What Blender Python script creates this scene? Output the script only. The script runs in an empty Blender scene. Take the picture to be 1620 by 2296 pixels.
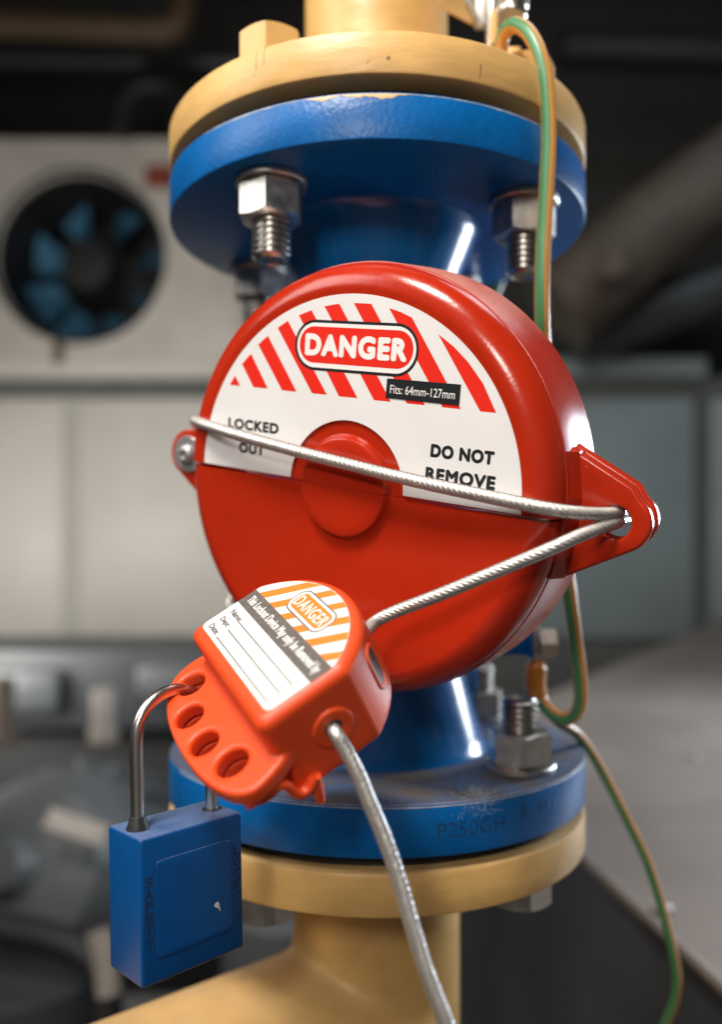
import bpy, bmesh, math, random
from mathutils import Vector, Matrix
random.seed(7)
S = bpy.context.scene
COL = S.collection
PI = math.pi
rad = math.radians

# ------------------------------------------------------------------ camera
F_PX, CY, W_PX, H_PX = 1835.0, 1220.4, 1620.0, 2296.0
cam_d = bpy.data.cameras.new("camera")
cam = bpy.data.objects.new("camera", cam_d)
COL.objects.link(cam)
cam.rotation_euler = (rad(90), 0, 0)
cam_d.sensor_fit = 'VERTICAL'
cam_d.sensor_height = 36.0
cam_d.lens = 36.0 * F_PX / H_PX
cam_d.shift_y = (CY - H_PX / 2) / H_PX
cam_d.clip_start = 0.01
cam_d.clip_end = 60
cam_d.dof.use_dof = True
cam_d.dof.focus_distance = 0.274
cam_d.dof.aperture_fstop = 3.9
cam_d.dof.aperture_blades = 9
S.camera = cam

# ------------------------------------------------------------------ world + exposure
wld = bpy.data.worlds.new("World")
S.world = wld
wld.use_nodes = True
wld.node_tree.nodes["Background"].inputs[0].default_value = (0.80, 0.88, 1.0, 1)
wld.node_tree.nodes["Background"].inputs[1].default_value = 0.018
S.view_settings.view_transform = 'Standard'
S.view_settings.look = 'None'
S.view_settings.exposure = 0.0
S.view_settings.gamma = 1.0
try:
    S.cycles.max_bounces = 10
    S.cycles.transparent_max_bounces = 16
    S.cycles.sample_clamp_indirect = 6
    S.cycles.use_denoising = True
except Exception:
    pass


def area(name, loc, target, size, power, color, size_y=None):
    d = bpy.data.lights.new(name, 'AREA')
    d.energy = power
    d.color = color
    d.size = size
    if size_y:
        d.shape = 'RECTANGLE'
        d.size_y = size_y
    o = bpy.data.objects.new(name, d)
    COL.objects.link(o)
    o.location = loc
    o.rotation_euler = (Vector(target) - Vector(loc)).to_track_quat('-Z', 'Y').to_euler()
    return o


# warm work lamp up behind the photographer, cool window-side light at the right rear,
# ceiling lights over the plant room, added fill lamps at the left
area("key_lamp", (-0.30, -0.28, 1.05), (0.0, 0.31, 0.0), 0.30, 20.5, (1.0, 0.93, 0.84))
area("work_lamp", (-0.16, -0.52, 0.36), (0.0, 0.32, 0.02), 0.12, 3.0, (1.0, 0.92, 0.82))
area("left_fill_lamp", (-1.15, -0.03, 0.90), (-0.05, 0.33, 0.0), 0.60, 10.0, (1.0, 0.96, 0.91), 0.80)  # unseen soft fill, added for reflections in the steel parts
area("cool_strip_lamp", (1.05, 1.08, 0.16), (0.07, 0.30, 0.02), 0.28, 18.0, (0.80, 0.90, 1.0), 0.40)
area("ceiling_lamp", (0.55, 1.05, 1.50), (0.1, 0.5, 0.0), 0.9, 6.0, (0.92, 0.95, 1.0), 0.5)
area("cabinet_fill_lamp", (-1.15, 1.55, -0.10), (-0.55, 2.9, -0.15), 0.5, 14.0, (1.0, 0.96, 0.90))  # unseen low lamp added to brighten the cabinet from below
area("aisle_lamp_high", (-0.55, 0.95, 0.95), (-0.5, 2.9, -0.2), 0.4, 4.0, (1.0, 0.96, 0.90))
area("aisle_lamp_far", (1.2, 1.6, 1.7), (0.9, 2.9, -0.4), 0.5, 5.2, (0.82, 0.93, 1.0))

# ------------------------------------------------------------------ materials


def lin(r, g, b):
    f = lambda c: (c / 255 / 12.92) if c / 255 <= 0.04045 else ((c / 255 + 0.055) / 1.055) ** 2.4
    return (f(r), f(g), f(b), 1)


def mat(name, col, rough=0.5, bstretch=None, metal=0.0, var=0.0, vscale=60, bump=0.0, bscale=300, coat=0.0,
        sss=0.0, spec=0.5, stretch=None, dust=0.0, dustcol=(0.30, 0.26, 0.22, 1), chips=None, ssscol=None, rvar=0.0):
    m = bpy.data.materials.new(name)
    m.use_nodes = True
    nt = m.node_tree
    N, L = nt.nodes, nt.links
    b = N["Principled BSDF"]
    if len(col) == 3:
        col = (*col, 1)
    b.inputs["Base Color"].default_value = col
    b.inputs["Roughness"].default_value = rough
    b.inputs["Metallic"].default_value = metal
    b.inputs["Specular IOR Level"].default_value = spec
    b.inputs["Coat Weight"].default_value = coat
    b.inputs["Coat Roughness"].default_value = 0.08
    tc = N.new("ShaderNodeTexCoord")
    vec = tc.outputs["Object"]
    if stretch:
        mp = N.new("ShaderNodeMapping")
        mp.inputs["Scale"].default_value = stretch
        L.new(vec, mp.inputs["Vector"])
        vec = mp.outputs["Vector"]
    cur = None
    if var > 0:
        n = N.new("ShaderNodeTexNoise")
        n.inputs["Scale"].default_value = vscale
        n.inputs["Detail"].default_value = 6
        n.inputs["Roughness"].default_value = 0.62
        L.new(vec, n.inputs["Vector"])
        mr = N.new("ShaderNodeMapRange")
        mr.inputs[1].default_value = 0.3
        mr.inputs[2].default_value = 0.7
        mr.inputs[3].default_value = 1 - var
        mr.inputs[4].default_value = 1 + var * 0.6
        L.new(n.outputs["Fac"], mr.inputs[0])
        mx = N.new("ShaderNodeMix")
        mx.data_type = 'RGBA'
        mx.blend_type = 'MULTIPLY'
        mx.inputs[0].default_value = 1
        mx.inputs[6].default_value = col
        L.new(mr.outputs[0], mx.inputs[7])
        cur = mx.outputs[2]
        if rvar > 0:
            m3 = N.new("ShaderNodeMapRange")
            m3.inputs[1].default_value = 0.3
            m3.inputs[2].default_value = 0.7
            m3.inputs[3].default_value = max(0.03, rough - rvar)
            m3.inputs[4].default_value = rough + rvar
            L.new(n.outputs["Fac"], m3.inputs[0])
            L.new(m3.outputs[0], b.inputs["Roughness"])
    if chips:                                   # (chip colour, scale, threshold): small worn spots
        n = N.new("ShaderNodeTexNoise")
        n.inputs["Scale"].default_value = chips[1]
        n.inputs["Detail"].default_value = 8
        n.inputs["Roughness"].default_value = 0.6
        L.new(tc.outputs["Object"], n.inputs["Vector"])
        mr = N.new("ShaderNodeMapRange")
        mr.inputs[1].default_value = chips[2]
        mr.inputs[2].default_value = chips[2] + 0.02
        L.new(n.outputs["Fac"], mr.inputs[0])
        mx = N.new("ShaderNodeMix")
        mx.data_type = 'RGBA'
        L.new(mr.outputs[0], mx.inputs[0])
        if cur:
            L.new(cur, mx.inputs[6])
        else:
            mx.inputs[6].default_value = col
        mx.inputs[7].default_value = chips[0]
        cur = mx.outputs[2]
    if dust > 0:                                # dust that has settled on upward faces
        g = N.new("ShaderNodeNewGeometry")
        sx = N.new("ShaderNodeSeparateXYZ")
        L.new(g.outputs["Normal"], sx.inputs[0])
        n = N.new("ShaderNodeTexNoise")
        n.inputs["Scale"].default_value = 45
        n.inputs["Detail"].default_value = 9
        n.inputs["Roughness"].default_value = 0.7
        L.new(tc.outputs["Object"], n.inputs["Vector"])
        mr = N.new("ShaderNodeMapRange")
        mr.inputs[1].default_value = 0.55
        mr.inputs[2].default_value = 0.95
        L.new(sx.outputs[2], mr.inputs[0])
        mm = N.new("ShaderNodeMath")
        mm.operation = 'MULTIPLY'
        m2 = N.new("ShaderNodeMapRange")
        m2.inputs[1].default_value = 0.35
        m2.inputs[2].default_value = 0.62
        m2.inputs[3].default_value = dust * 0.45
        m2.inputs[4].default_value = dust
        L.new(n.outputs["Fac"], m2.inputs[0])
        L.new(mr.outputs[0], mm.inputs[0])
        L.new(m2.outputs[0], mm.inputs[1])
        mx = N.new("ShaderNodeMix")
        mx.data_type = 'RGBA'
        L.new(mm.outputs[0], mx.inputs[0])
        if cur:
            L.new(cur, mx.inputs[6])
        else:
            mx.inputs[6].default_value = col
        mx.inputs[7].default_value = dustcol
        cur = mx.outputs[2]
        m4 = N.new("ShaderNodeMapRange")
        m4.inputs[3].default_value = rough
        m4.inputs[4].default_value = 0.85
        L.new(mm.outputs[0], m4.inputs[0])
        L.new(m4.outputs[0], b.inputs["Roughness"])
    if cur:
        L.new(cur, b.inputs["Base Color"])
    if sss > 0:
        b.inputs["Subsurface Weight"].default_value = sss
        b.inputs["Subsurface Radius"].default_value = (1.0, 0.25, 0.1)
        b.inputs["Subsurface Scale"].default_value = 0.003
    if bump > 0:
        n = N.new("ShaderNodeTexNoise")
        n.inputs["Scale"].default_value = bscale
        n.inputs["Detail"].default_value = 5
        if bstretch:
            mp = N.new("ShaderNodeMapping")
            mp.inputs["Scale"].default_value = bstretch
            L.new(tc.outputs["Object"], mp.inputs["Vector"])
            vec = mp.outputs["Vector"]
        L.new(vec, n.inputs["Vector"])
        bp = N.new("ShaderNodeBump")
        bp.inputs["Strength"].default_value = bump
        bp.inputs["Distance"].default_value = 0.001
        L.new(n.outputs["Fac"], bp.inputs["Height"])
        L.new(bp.outputs[0], b.inputs["Normal"])
    return m


M = {}
M['red'] = mat("red_plastic", (0.42, 0.0215, 0.0048), 0.22, rvar=0.05, var=0.12, vscale=25, bump=0.05, bscale=900, sss=0.12, chips=((0.62, 0.20, 0.14, 1), 420, 0.745))
M['red_side'] = mat("red_plastic_matt", (0.41, 0.024, 0.010), 0.22, var=0.12, vscale=400, bump=0.10, bscale=2500, dust=0.75, dustcol=(0.62, 0.36, 0.28, 1))
M['orange'] = mat("orange_plastic", (0.76, 0.072, 0.012), 0.42, var=0.07, vscale=60, bump=0.10, bscale=1800, sss=0.10,
                  chips=((0.80, 0.42, 0.25, 1), 520, 0.755))
M['blue'] = mat("blue_paint", (0.001, 0.110, 0.365), 0.34, var=0.26, vscale=35, bump=0.24, bscale=520, spec=0.30,
                chips=((0.03, 0.07, 0.10, 1), 75, 0.735), dust=1.0, dustcol=(0.095, 0.078, 0.063, 1), rvar=0.08)
M['blue_neck'] = mat("blue_gloss_paint", (0.002, 0.120, 0.370), 0.20, var=0.15, vscale=35, bump=0.06, bscale=160)
M['blue_lock'] = mat("blue_padlock_plastic", (0.001, 0.060, 0.220), 0.34, spec=0.35, var=0.08, vscale=60, bump=0.05, bscale=1200, dust=0.35,
                     dustcol=(0.30, 0.36, 0.48, 1), chips=((0.25, 0.33, 0.45, 1), 330, 0.77))
M['blue_ink'] = mat("lettering_dark_blue", (0.003, 0.020, 0.075), 0.6)  # navy for the padlock letters, darker than its body
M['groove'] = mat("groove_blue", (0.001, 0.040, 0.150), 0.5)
M['stamp'] = mat("stamped_dark_blue", (0.004, 0.042, 0.125), 0.6, var=0.3, vscale=300)  # darker blue than the flange paint, for the stamped letters
M['yellow'] = mat("yellow_paint", (0.65, 0.395, 0.138), 0.42, var=0.17, vscale=38, bump=0.34, bscale=70, bstretch=(1, 1, 3.2),
                  chips=((0.13, 0.10, 0.06, 1), 170, 0.705), dust=0.3, dustcol=(0.40, 0.32, 0.22, 1))
M['scr'] = mat("scratch_dark", (0.16, 0.10, 0.04), 0.6)
M['overpaint'] = mat("worn_yellow_overspray", (0.60, 0.42, 0.20), 0.5, var=0.3, vscale=120)
M['bare'] = mat("bare_primer", (0.50, 0.50, 0.47), 0.5, var=0.4, vscale=200)
M['dark'] = mat("gasket_black", (0.016, 0.015, 0.013), 0.75, var=0.4, vscale=80)
M['steel'] = mat("zinc_steel", (0.58, 0.57, 0.54), 0.40, metal=1.0, var=0.18, vscale=180, bump=0.06, bscale=700, rvar=0.08)
M['thread'] = mat("thread_steel", (0.50, 0.48, 0.45), 0.30, metal=1.0, var=0.25, vscale=300)
M['chrome'] = mat("shackle_steel", (0.66, 0.62, 0.58), 0.27, metal=1.0, var=0.10, vscale=40, bump=0.03, bscale=500, stretch=(1, 1, 0.1))
M['rivet'] = mat("rivet_steel", (0.46, 0.46, 0.46), 0.38, metal=0.65, var=0.2, vscale=200)
M['white'] = mat("label_white", (0.76, 0.75, 0.755), 0.33, var=0.06, vscale=22)
M['white2'] = mat("small_label_white", (0.70, 0.70, 0.70), 0.45, var=0.02, vscale=60)
M['pred'] = mat("print_red", (0.74, 0.022, 0.010), 0.35)
M['pblack'] = mat("print_black", (0.012, 0.014, 0.016), 0.38)
M['pwhite'] = mat("print_white", (0.82, 0.80, 0.79), 0.38)
M['porange'] = mat("print_orange", (0.86, 0.20, 0.022), 0.45)
M['pgrey'] = mat("print_grey", (0.125, 0.108, 0.100), 0.5, var=0.3, vscale=500, chips=((0.5, 0.47, 0.44, 1), 900, 0.72))
M['rubber'] = mat("black_rubber", (0.018, 0.02, 0.022), 0.5)
M['wyel'] = mat("wire_yellow", (0.60, 0.27, 0.065), 0.33, var=0.06, vscale=80)
M['wgrn'] = mat("wire_green", (0.06, 0.21, 0.085), 0.33, var=0.06, vscale=80)
M['strand'] = mat("wire_rope_steel", (0.94, 0.93, 0.91), 0.24, metal=0.40, var=0.15, vscale=900, bump=0.25, bscale=2200)
M['strand_shade'] = mat("wire_rope_groove_shade", (0.42, 0.41, 0.40), 0.4, metal=0.5)  # shade in the rope grooves put into the colour
M['lug'] = mat("lug_sleeve", (0.62, 0.27, 0.03), 0.4, var=0.15, vscale=100)
# background
M['cab'] = mat("cabinet_white", (0.50, 0.465, 0.415), 0.5, var=0.30, vscale=2.2)
M['cab2'] = mat("cabinet_panel", (0.50, 0.475, 0.43), 0.5, var=0.10, vscale=3)
M['cabr'] = mat("cabinet_panel_grey", (0.235, 0.285, 0.30), 0.5, var=0.12, vscale=3)
M['seam'] = mat("seam_grey", (0.10, 0.105, 0.10), 0.7, var=0.2, vscale=5)
M['seamlt'] = mat("seam_pale", (0.36, 0.345, 0.315), 0.6, var=0.1, vscale=4)
M['blk'] = mat("fan_black", (0.008, 0.008, 0.009), 0.6)
M['fanblue'] = mat("fan_blade_blue", (0.06, 0.19, 0.31), 0.4, var=0.2, vscale=6)
M['wall'] = mat("plant_wall_dark", (0.045, 0.043, 0.039), 0.8, var=0.3, vscale=1.5)
M['plaster'] = mat("wall_plaster", (0.34, 0.33, 0.32), 0.8, var=0.1, vscale=1.5)
M['floor'] = mat("plant_floor", (0.10, 0.10, 0.10), 0.7, var=0.3, vscale=3)
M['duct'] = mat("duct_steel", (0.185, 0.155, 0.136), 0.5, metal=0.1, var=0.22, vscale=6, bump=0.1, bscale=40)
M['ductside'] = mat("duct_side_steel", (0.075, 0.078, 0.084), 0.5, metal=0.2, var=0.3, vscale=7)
M['mach'] = mat("machine_grey", (0.085, 0.094, 0.10), 0.45, var=0.25, vscale=8)
M['machdk'] = mat("machine_dark", (0.040, 0.045, 0.050), 0.5, var=0.3, vscale=7)
M['pipe_or'] = mat("old_orange_paint", (0.085, 0.05, 0.022), 0.6, var=0.2, vscale=6)
M['lag'] = mat("pipe_lagging_brown", (0.085, 0.066, 0.05), 0.7, var=0.3, vscale=8)
M['pale'] = mat("pale_fitting", (0.27, 0.24, 0.215), 0.45, var=0.2, vscale=20)
M['redlbl'] = mat("red_badge", (0.22, 0.04, 0.02), 0.5)


def sheath_mat():
    m = bpy.data.materials.new("clear_cable_coating")
    m.use_nodes = True
    nt = m.node_tree
    N, L = nt.nodes, nt.links
    N.remove(N["Principled BSDF"])
    tr = N.new("ShaderNodeBsdfTransparent")
    tr.inputs[0].default_value = (0.93, 0.92, 0.91, 1)
    gl = N.new("ShaderNodeBsdfGlossy")
    gl.inputs["Roughness"].default_value = 0.12
    gl.inputs[0].default_value = (1, 1, 1, 1)
    df = N.new("ShaderNodeBsdfDiffuse")
    df.inputs[0].default_value = (0.62, 0.58, 0.55, 1)
    lw = N.new("ShaderNodeFresnel")
    lw.inputs[0].default_value = 1.42
    fc = N.new("ShaderNodeLayerWeight")
    fc.inputs[0].default_value = 0.30
    m1 = N.new("ShaderNodeMixShader")
    m2 = N.new("ShaderNodeMixShader")
    mul = N.new("ShaderNodeMath")
    mul.operation = 'MULTIPLY'
    mul.inputs[1].default_value = 0.45
    L.new(fc.outputs["Facing"], mul.inputs[0])
    L.new(mul.outputs[0], m1.inputs[0])
    L.new(tr.outputs[0], m1.inputs[1])
    L.new(df.outputs[0], m1.inputs[2])
    L.new(lw.outputs[0], m2.inputs[0])
    L.new(m1.outputs[0], m2.inputs[1])
    L.new(gl.outputs[0], m2.inputs[2])
    L.new(m2.outputs[0], N["Material Output"].inputs[0])
    return m


M['sheath'] = sheath_mat()

# ------------------------------------------------------------------ helpers


def obj(name, me, m, parent=None, smooth=30, **props):
    if isinstance(me, bmesh.types.BMesh):
        bm = me
        bmesh.ops.recalc_face_normals(bm, faces=bm.faces)
        me = bpy.data.meshes.new(name)
        bm.to_mesh(me)
        bm.free()
    me.name = name
    o = bpy.data.objects.new(name, me)
    COL.objects.link(o)
    if m is not None:
        ms = m if isinstance(m, (list, tuple)) else [m]
        for x in ms:
            me.materials.append(x)
    if parent is not None:
        o.parent = parent
    if smooth:
        for p in me.polygons:
            p.use_smooth = True
        try:
            me.set_sharp_from_angle(angle=rad(smooth))
        except Exception:
            pass
    for k, v in props.items():
        o[k] = v
    return o


def thing(name, label, cat, mtx=None, group=None):
    o = bpy.data.objects.new(name, None)
    COL.objects.link(o)
    o.empty_display_size = 0.01
    if mtx is not None:
        o.matrix_world = mtx
    o['label'] = label
    o['category'] = cat
    if group:
        o['group'] = group
    return o


def frame(R, C):
    m = Matrix([[*R[0], C[0]], [*R[1], C[1]], [*R[2], C[2]], [0, 0, 0, 1]])
    return m


def lathe(prof, n=96, a0=0.0, a1=2 * PI, closed_prof=False):
    """prof: [(r,z)], revolve about z."""
    bm = bmesh.new()
    full = abs(a1 - a0 - 2 * PI) < 1e-6
    cols = n if full else n + 1
    rings = []
    for i in range(cols):
        a = a0 + (a1 - a0) * i / n
        rings.append([bm.verts.new((r * math.cos(a), r * math.sin(a), z)) for r, z in prof])
    k = len(prof)
    seg = k if closed_prof else k - 1
    for i in range(n):
        A, B = rings[i], rings[(i + 1) % cols]
        for j in range(seg):
            q = (A[j], A[(j + 1) % k], B[(j + 1) % k], B[j])
            try:
                bm.faces.new(q)
            except ValueError:
                pass
    if not full and closed_prof:
        bm.faces.new(rings[0])
        bm.faces.new(rings[-1])
    bmesh.ops.remove_doubles(bm, verts=bm.verts, dist=1e-7)
    return bm


def rod(r, z0, z1, n=48, ch=0.0):
    if ch:
        return lathe([(0, z0), (r - ch, z0), (r, z0 + ch), (r, z1 - ch), (r - ch, z1), (0, z1)], n)
    return lathe([(0, z0), (r, z0), (r, z1), (0, z1)], n)


def move(bm, mtx):
    bmesh.ops.transform(bm, matrix=mtx, verts=bm.verts)
    return bm


def join(a, b):
    me = bpy.data.meshes.new("tmp")
    b.to_mesh(me)
    b.free()
    a.from_mesh(me)
    bpy.data.meshes.remove(me)
    return a


def box(x0, x1, y0, y1, z0, z1, bev=0.0, seg=2):
    bm = bmesh.new()
    bmesh.ops.create_cube(bm, size=1)
    for v in bm.verts:
        v.co = Vector((x0 if v.co.x < 0 else x1, y0 if v.co.y < 0 else y1, z0 if v.co.z < 0 else z1))
    if bev:
        bmesh.ops.bevel(bm, geom=bm.edges[:], offset=bev, segments=seg, affect='EDGES', profile=0.5)
    return bm


def to_mesh(o):
    dg = bpy.context.evaluated_depsgraph_get()
    dg.update()
    me = bpy.data.meshes.new_from_object(o.evaluated_get(dg))
    return me


def plate(outlines, z0, z1, bevel=0.0, res=3):
    """flat plate from closed 2-D outlines (first is outer, others holes), optional rounded edges -> mesh"""
    cu = bpy.data.curves.new("tmp", 'CURVE')
    cu.dimensions = '2D'
    cu.fill_mode = 'BOTH'
    cu.extrude = (z1 - z0) / 2 - bevel
    cu.bevel_depth = bevel
    cu.bevel_resolution = res
    cu.offset = -bevel
    for pl in outlines:
        sp = cu.splines.new('POLY')
        sp.points.add(len(pl) - 1)
        for p, (x, y) in zip(sp.points, pl):
            p.co = (x, y, 0, 1)
        sp.use_cyclic_u = True
    o = bpy.data.objects.new("tmp", cu)
    COL.objects.link(o)
    me = to_mesh(o)
    bpy.data.objects.remove(o)
    bpy.data.curves.remove(cu)
    bm = bmesh.new()
    bm.from_mesh(me)
    bpy.data.meshes.remove(me)
    bmesh.ops.remove_doubles(bm, verts=bm.verts, dist=1e-7)
    bmesh.ops.translate(bm, verts=bm.verts, vec=(0, 0, (z0 + z1) / 2))
    return bm


def circ(cx, cy, r, n=48, a0=0, a1=None):
    if a1 is None:
        return [(cx + r * math.cos(2 * PI * i / n), cy + r * math.sin(2 * PI * i / n)) for i in range(n)]
    return [(cx + r * math.cos(a0 + (a1 - a0) * i / n), cy + r * math.sin(a0 + (a1 - a0) * i / n)) for i in range(n + 1)]


def rrect(x0, x1, y0, y1, r, n=10):
    p = []
    for cx, cy, a in ((x1 - r, y1 - r, 0), (x0 + r, y1 - r, 90), (x0 + r, y0 + r, 180), (x1 - r, y0 + r, 270)):
        p += circ(cx, cy, r, n, rad(a), rad(a + 90))
    return p


def round_poly(pts, rs, n=8):
    """round the corners of a polygon"""
    out = []
    k = len(pts)
    for i in range(k):
        P = Vector(pts[i])
        r = rs[i] if isinstance(rs, (list, tuple)) else rs
        if r <= 0:
            out.append(tuple(P))
            continue
        A = (Vector(pts[i - 1]) - P).normalized()
        B = (Vector(pts[(i + 1) % k]) - P).normalized()
        ang = A.angle(B)
        d = r / math.tan(ang / 2)
        c = P + (A + B).normalized() * (r / math.sin(ang / 2))
        s, e = P + A * d - c, P + B * d - c
        a0 = math.atan2(s.y, s.x)
        da = math.atan2(e.y, e.x) - a0
        while da > PI:
            da -= 2 * PI
        while da < -PI:
            da += 2 * PI
        out += [(c.x + r * math.cos(a0 + da * j / n), c.y + r * math.sin(a0 + da * j / n)) for j in range(n + 1)]
    return out


def sc(pts, k=0.001):
    return [(x * k, y * k) for x, y in pts]


def text(body, x0, x1, y0, y1, z0, z1, bold=0.0, rot=0.0, k=0.001, shear=0.0, spacing=1.0):
    """built-in font lettering fitted to a box (mm) -> bmesh, flat thin"""
    cu = bpy.data.curves.new("tmp", 'FONT')
    cu.body = body
    cu.size = 1.0
    cu.extrude = 0.01
    cu.shear = shear
    cu.space_character = spacing
    cu.resolution_u = 6
    o = bpy.data.objects.new("tmp", cu)
    COL.objects.link(o)
    me = to_mesh(o)
    bpy.data.objects.remove(o)
    bpy.data.curves.remove(cu)
    bm = bmesh.new()
    bm.from_mesh(me)
    bpy.data.meshes.remove(me)
    xs = [v.co.x for v in bm.verts]
    ys = [v.co.y for v in bm.verts]
    a, b, c, d = min(xs), max(xs), min(ys), max(ys)
    for v in bm.verts:
        v.co.x = (x0 + (v.co.x - a) / (b - a) * (x1 - x0)) * k
        v.co.y = (y0 + (v.co.y - c) / (d - c) * (y1 - y0)) * k
        v.co.z = (z0 if v.co.z < 0 else z1) * k
    if bold:                    # heavier weight: the outline repeated all round, each copy a hair higher
        g = bold * (d - c) ** -1 * (y1 - y0) * k
        base = bm.copy()
        for i in range(8):
            q = base.copy()
            a_ = 2 * PI * i / 8
            for v in q.verts:
                v.co += Vector((g * math.cos(a_), g * math.sin(a_), (i + 1) * .002 * k if v.co.z > (z0 + z1) / 2 * k else 0))
            join(bm, q)
        base.free()
    return bm


def spline(pts, step):
    """Catmull-Rom through pts (Vectors) resampled at about step"""
    P = [Vector(p) for p in pts]
    P = [P[0] * 2 - P[1]] + P + [P[-1] * 2 - P[-2]]
    out = []
    for i in range(1, len(P) - 2):
        p0, p1, p2, p3 = P[i - 1], P[i], P[i + 1], P[i + 2]
        n = max(2, int((p2 - p1).length / step))
        # centripetal parametrisation
        t0 = 0.0
        t1 = t0 + max((p1 - p0).length, 1e-9) ** 0.5
        t2 = t1 + max((p2 - p1).length, 1e-9) ** 0.5
        t3 = t2 + max((p3 - p2).length, 1e-9) ** 0.5
        for j in range(n):
            t = t1 + (t2 - t1) * j / n
            A1 = p0 * ((t1 - t) / (t1 - t0)) + p1 * ((t - t0) / (t1 - t0))
            A2 = p1 * ((t2 - t) / (t2 - t1)) + p2 * ((t - t1) / (t2 - t1))
            A3 = p2 * ((t3 - t) / (t3 - t2)) + p3 * ((t - t2) / (t3 - t2))
            B1 = A1 * ((t2 - t) / (t2 - t0)) + A2 * ((t - t0) / (t2 - t0))
            B2 = A2 * ((t3 - t) / (t3 - t1)) + A3 * ((t - t1) / (t3 - t1))
            out.append(B1 * ((t2 - t) / (t2 - t1)) + B2 * ((t - t1) / (t2 - t1)))
    out.append(P[-2])
    return out


def tube(path, rfun, n=16, matfun=None, up=Vector((0.3, 0.2, 1)), seg=False):
    """sweep; rfun(theta, s) gives the radius, matfun(k) the material of face strip k"""
    bm = bmesh.new()
    rings = []
    T = None
    s = 0.0
    nrm = None
    for i, p in enumerate(path):
        a = path[max(i - 1, 0)]
        b = path[min(i + 1, len(path) - 1)]
        t = (b - a).normalized()
        if nrm is None:
            nrm = (up - t * up.dot(t)).normalized()
        else:
            nrm = (nrm - t * nrm.dot(t)).normalized()
        bi = t.cross(nrm)
        if i:
            s += (p - path[i - 1]).length
        rings.append([bm.verts.new(p + (nrm * math.cos(2 * PI * k / n) + bi * math.sin(2 * PI * k / n)) * rfun(2 * PI * k / n, s))
                      for k in range(n)])
    s = 0.0
    for i, (A, B) in enumerate(zip(rings, rings[1:])):
        s += (path[i + 1] - path[i]).length
        for k in range(n):
            f = bm.faces.new((A[k], A[(k + 1) % n], B[(k + 1) % n], B[k]))
            if matfun:
                f.material_index = matfun(k) if not seg else matfun(k, s)
    bm.faces.new(rings[0])
    bm.faces.new(rings[-1])
    return bm


def ray_at(px, py, Y):
    """point of the place seen at photo position (px, py) at distance Y in front of the lens"""
    return Vector(((px - 810) / F_PX * Y, Y, (CY - py) / F_PX * Y))


def on_plane(px, py, Mx, w):
    """point on the plane z=w (metres) of a thing's own frame"""
    d = ray_at(px, py, 1.0)
    n = Mx.to_3x3().col[2]
    o = Mx @ Vector((0, 0, w))
    return d * (o.dot(n) / d.dot(n))


def remeshed(bm, voxel, it, fac=0.5):
    me = bpy.data.meshes.new("tmp")
    bmesh.ops.recalc_face_normals(bm, faces=bm.faces)
    bm.to_mesh(me)
    bm.free()
    o = bpy.data.objects.new("tmp", me)
    COL.objects.link(o)
    r = o.modifiers.new("r", 'REMESH')
    r.mode = 'VOXEL'
    r.voxel_size = voxel
    s = o.modifiers.new("s", 'SMOOTH')
    s.factor = fac
    s.iterations = it
    out = to_mesh(o)
    bpy.data.objects.remove(o)
    bpy.data.meshes.remove(me)
    return out


# ------------------------------------------------------------------ setting: floor, walls, ceiling
obj('floor', box(-4, 4, -2.5, 4.0, -1.12, -1.10), M['floor'], kind='structure', smooth=0)
obj('wall', box(-4, 4, 3.6, 3.7, -1.10, 2.4), M['wall'], kind='structure', smooth=0)
obj('wall', box(-4.1, -4.0, -2.5, 3.6, -1.10, 2.4), M['plaster'], kind='structure', smooth=0)
obj('wall', box(2.3, 2.4, -1.7, 3.6, -1.10, 2.4), M['plaster'], kind='structure', smooth=0)
obj('wall', box(-4, 4, -1.8, -1.7, -1.10, 2.4), M['plaster'], kind='structure', smooth=0)
obj('ceiling', box(-4, 4, -2.5, 3.6, 2.4, 2.45), M['wall'], kind='structure', smooth=0)

# ------------------------------------------------------------------ pipe frame
PX, PY = 0.00759, 0.40559
AX = Matrix.Translation((PX, PY, 0))
RF = 0.1
UB, UT = 0.15147, 0.16914        # upper blue flange bottom / top
YB, YT = 0.17605, 0.19252        # upper yellow flange
LT, LB = -0.0978, -0.11775       # lower blue flange
WT, WB = -0.12329, -0.14016      # lower yellow flange


def flange_prof(r, z0, z1, ri, c=0.0008):
    return [(ri, z0), (r - c, z0), (r - c * 0.3, z0 + c * 0.3), (r, z0 + c), (r, z1 - c), (r - c * 0.3, z1 - c * 0.3), (r - c, z1), (ri, z1)]


valve = thing('blue_valve', 'blue painted flanged pipe valve standing upright between two yellow flanges', 'valve',
              Matrix.Translation((PX, PY, LB)))


def V(bm):      # to the valve's own frame (its base is the lower flange face)
    return move(bm, Matrix.Translation((0, 0, -LB)))


obj('upper_flange', V(lathe(flange_prof(RF, UB, UT, 0.03), 160, closed_prof=True)), M['blue'], valve)
obj('lower_flange', V(lathe(flange_prof(RF, LB, LT, 0.03), 160, closed_prof=True)), M['blue'], valve)
obj('widened_raised_face', V(lathe([(0.03, UT - .001), (0.088, UT - .001), (0.088, YB), (0.03, YB)], 96)), M['dark'], valve)  # raised face widened to darken the joint between the flanges
obj('widened_raised_face', V(lathe([(0.03, LB + .001), (0.092, LB + .001), (0.092, WT), (0.03, WT)], 96)), M['dark'], valve)  # widened likewise to darken the lower joint
obj('upper_neck', V(lathe([(0.034, UB + .001), (0.0515, UB + .0005), (0.0487, UB - .0018), (0.0474, UB - .006), (0.0385, UB - .027),
                           (0.0372, UB - .034), (0.0375, UB - .045), (0.042, UB - .06), (0.02, UB - .06)], 96)), M['blue_neck'], valve, 40)
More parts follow.
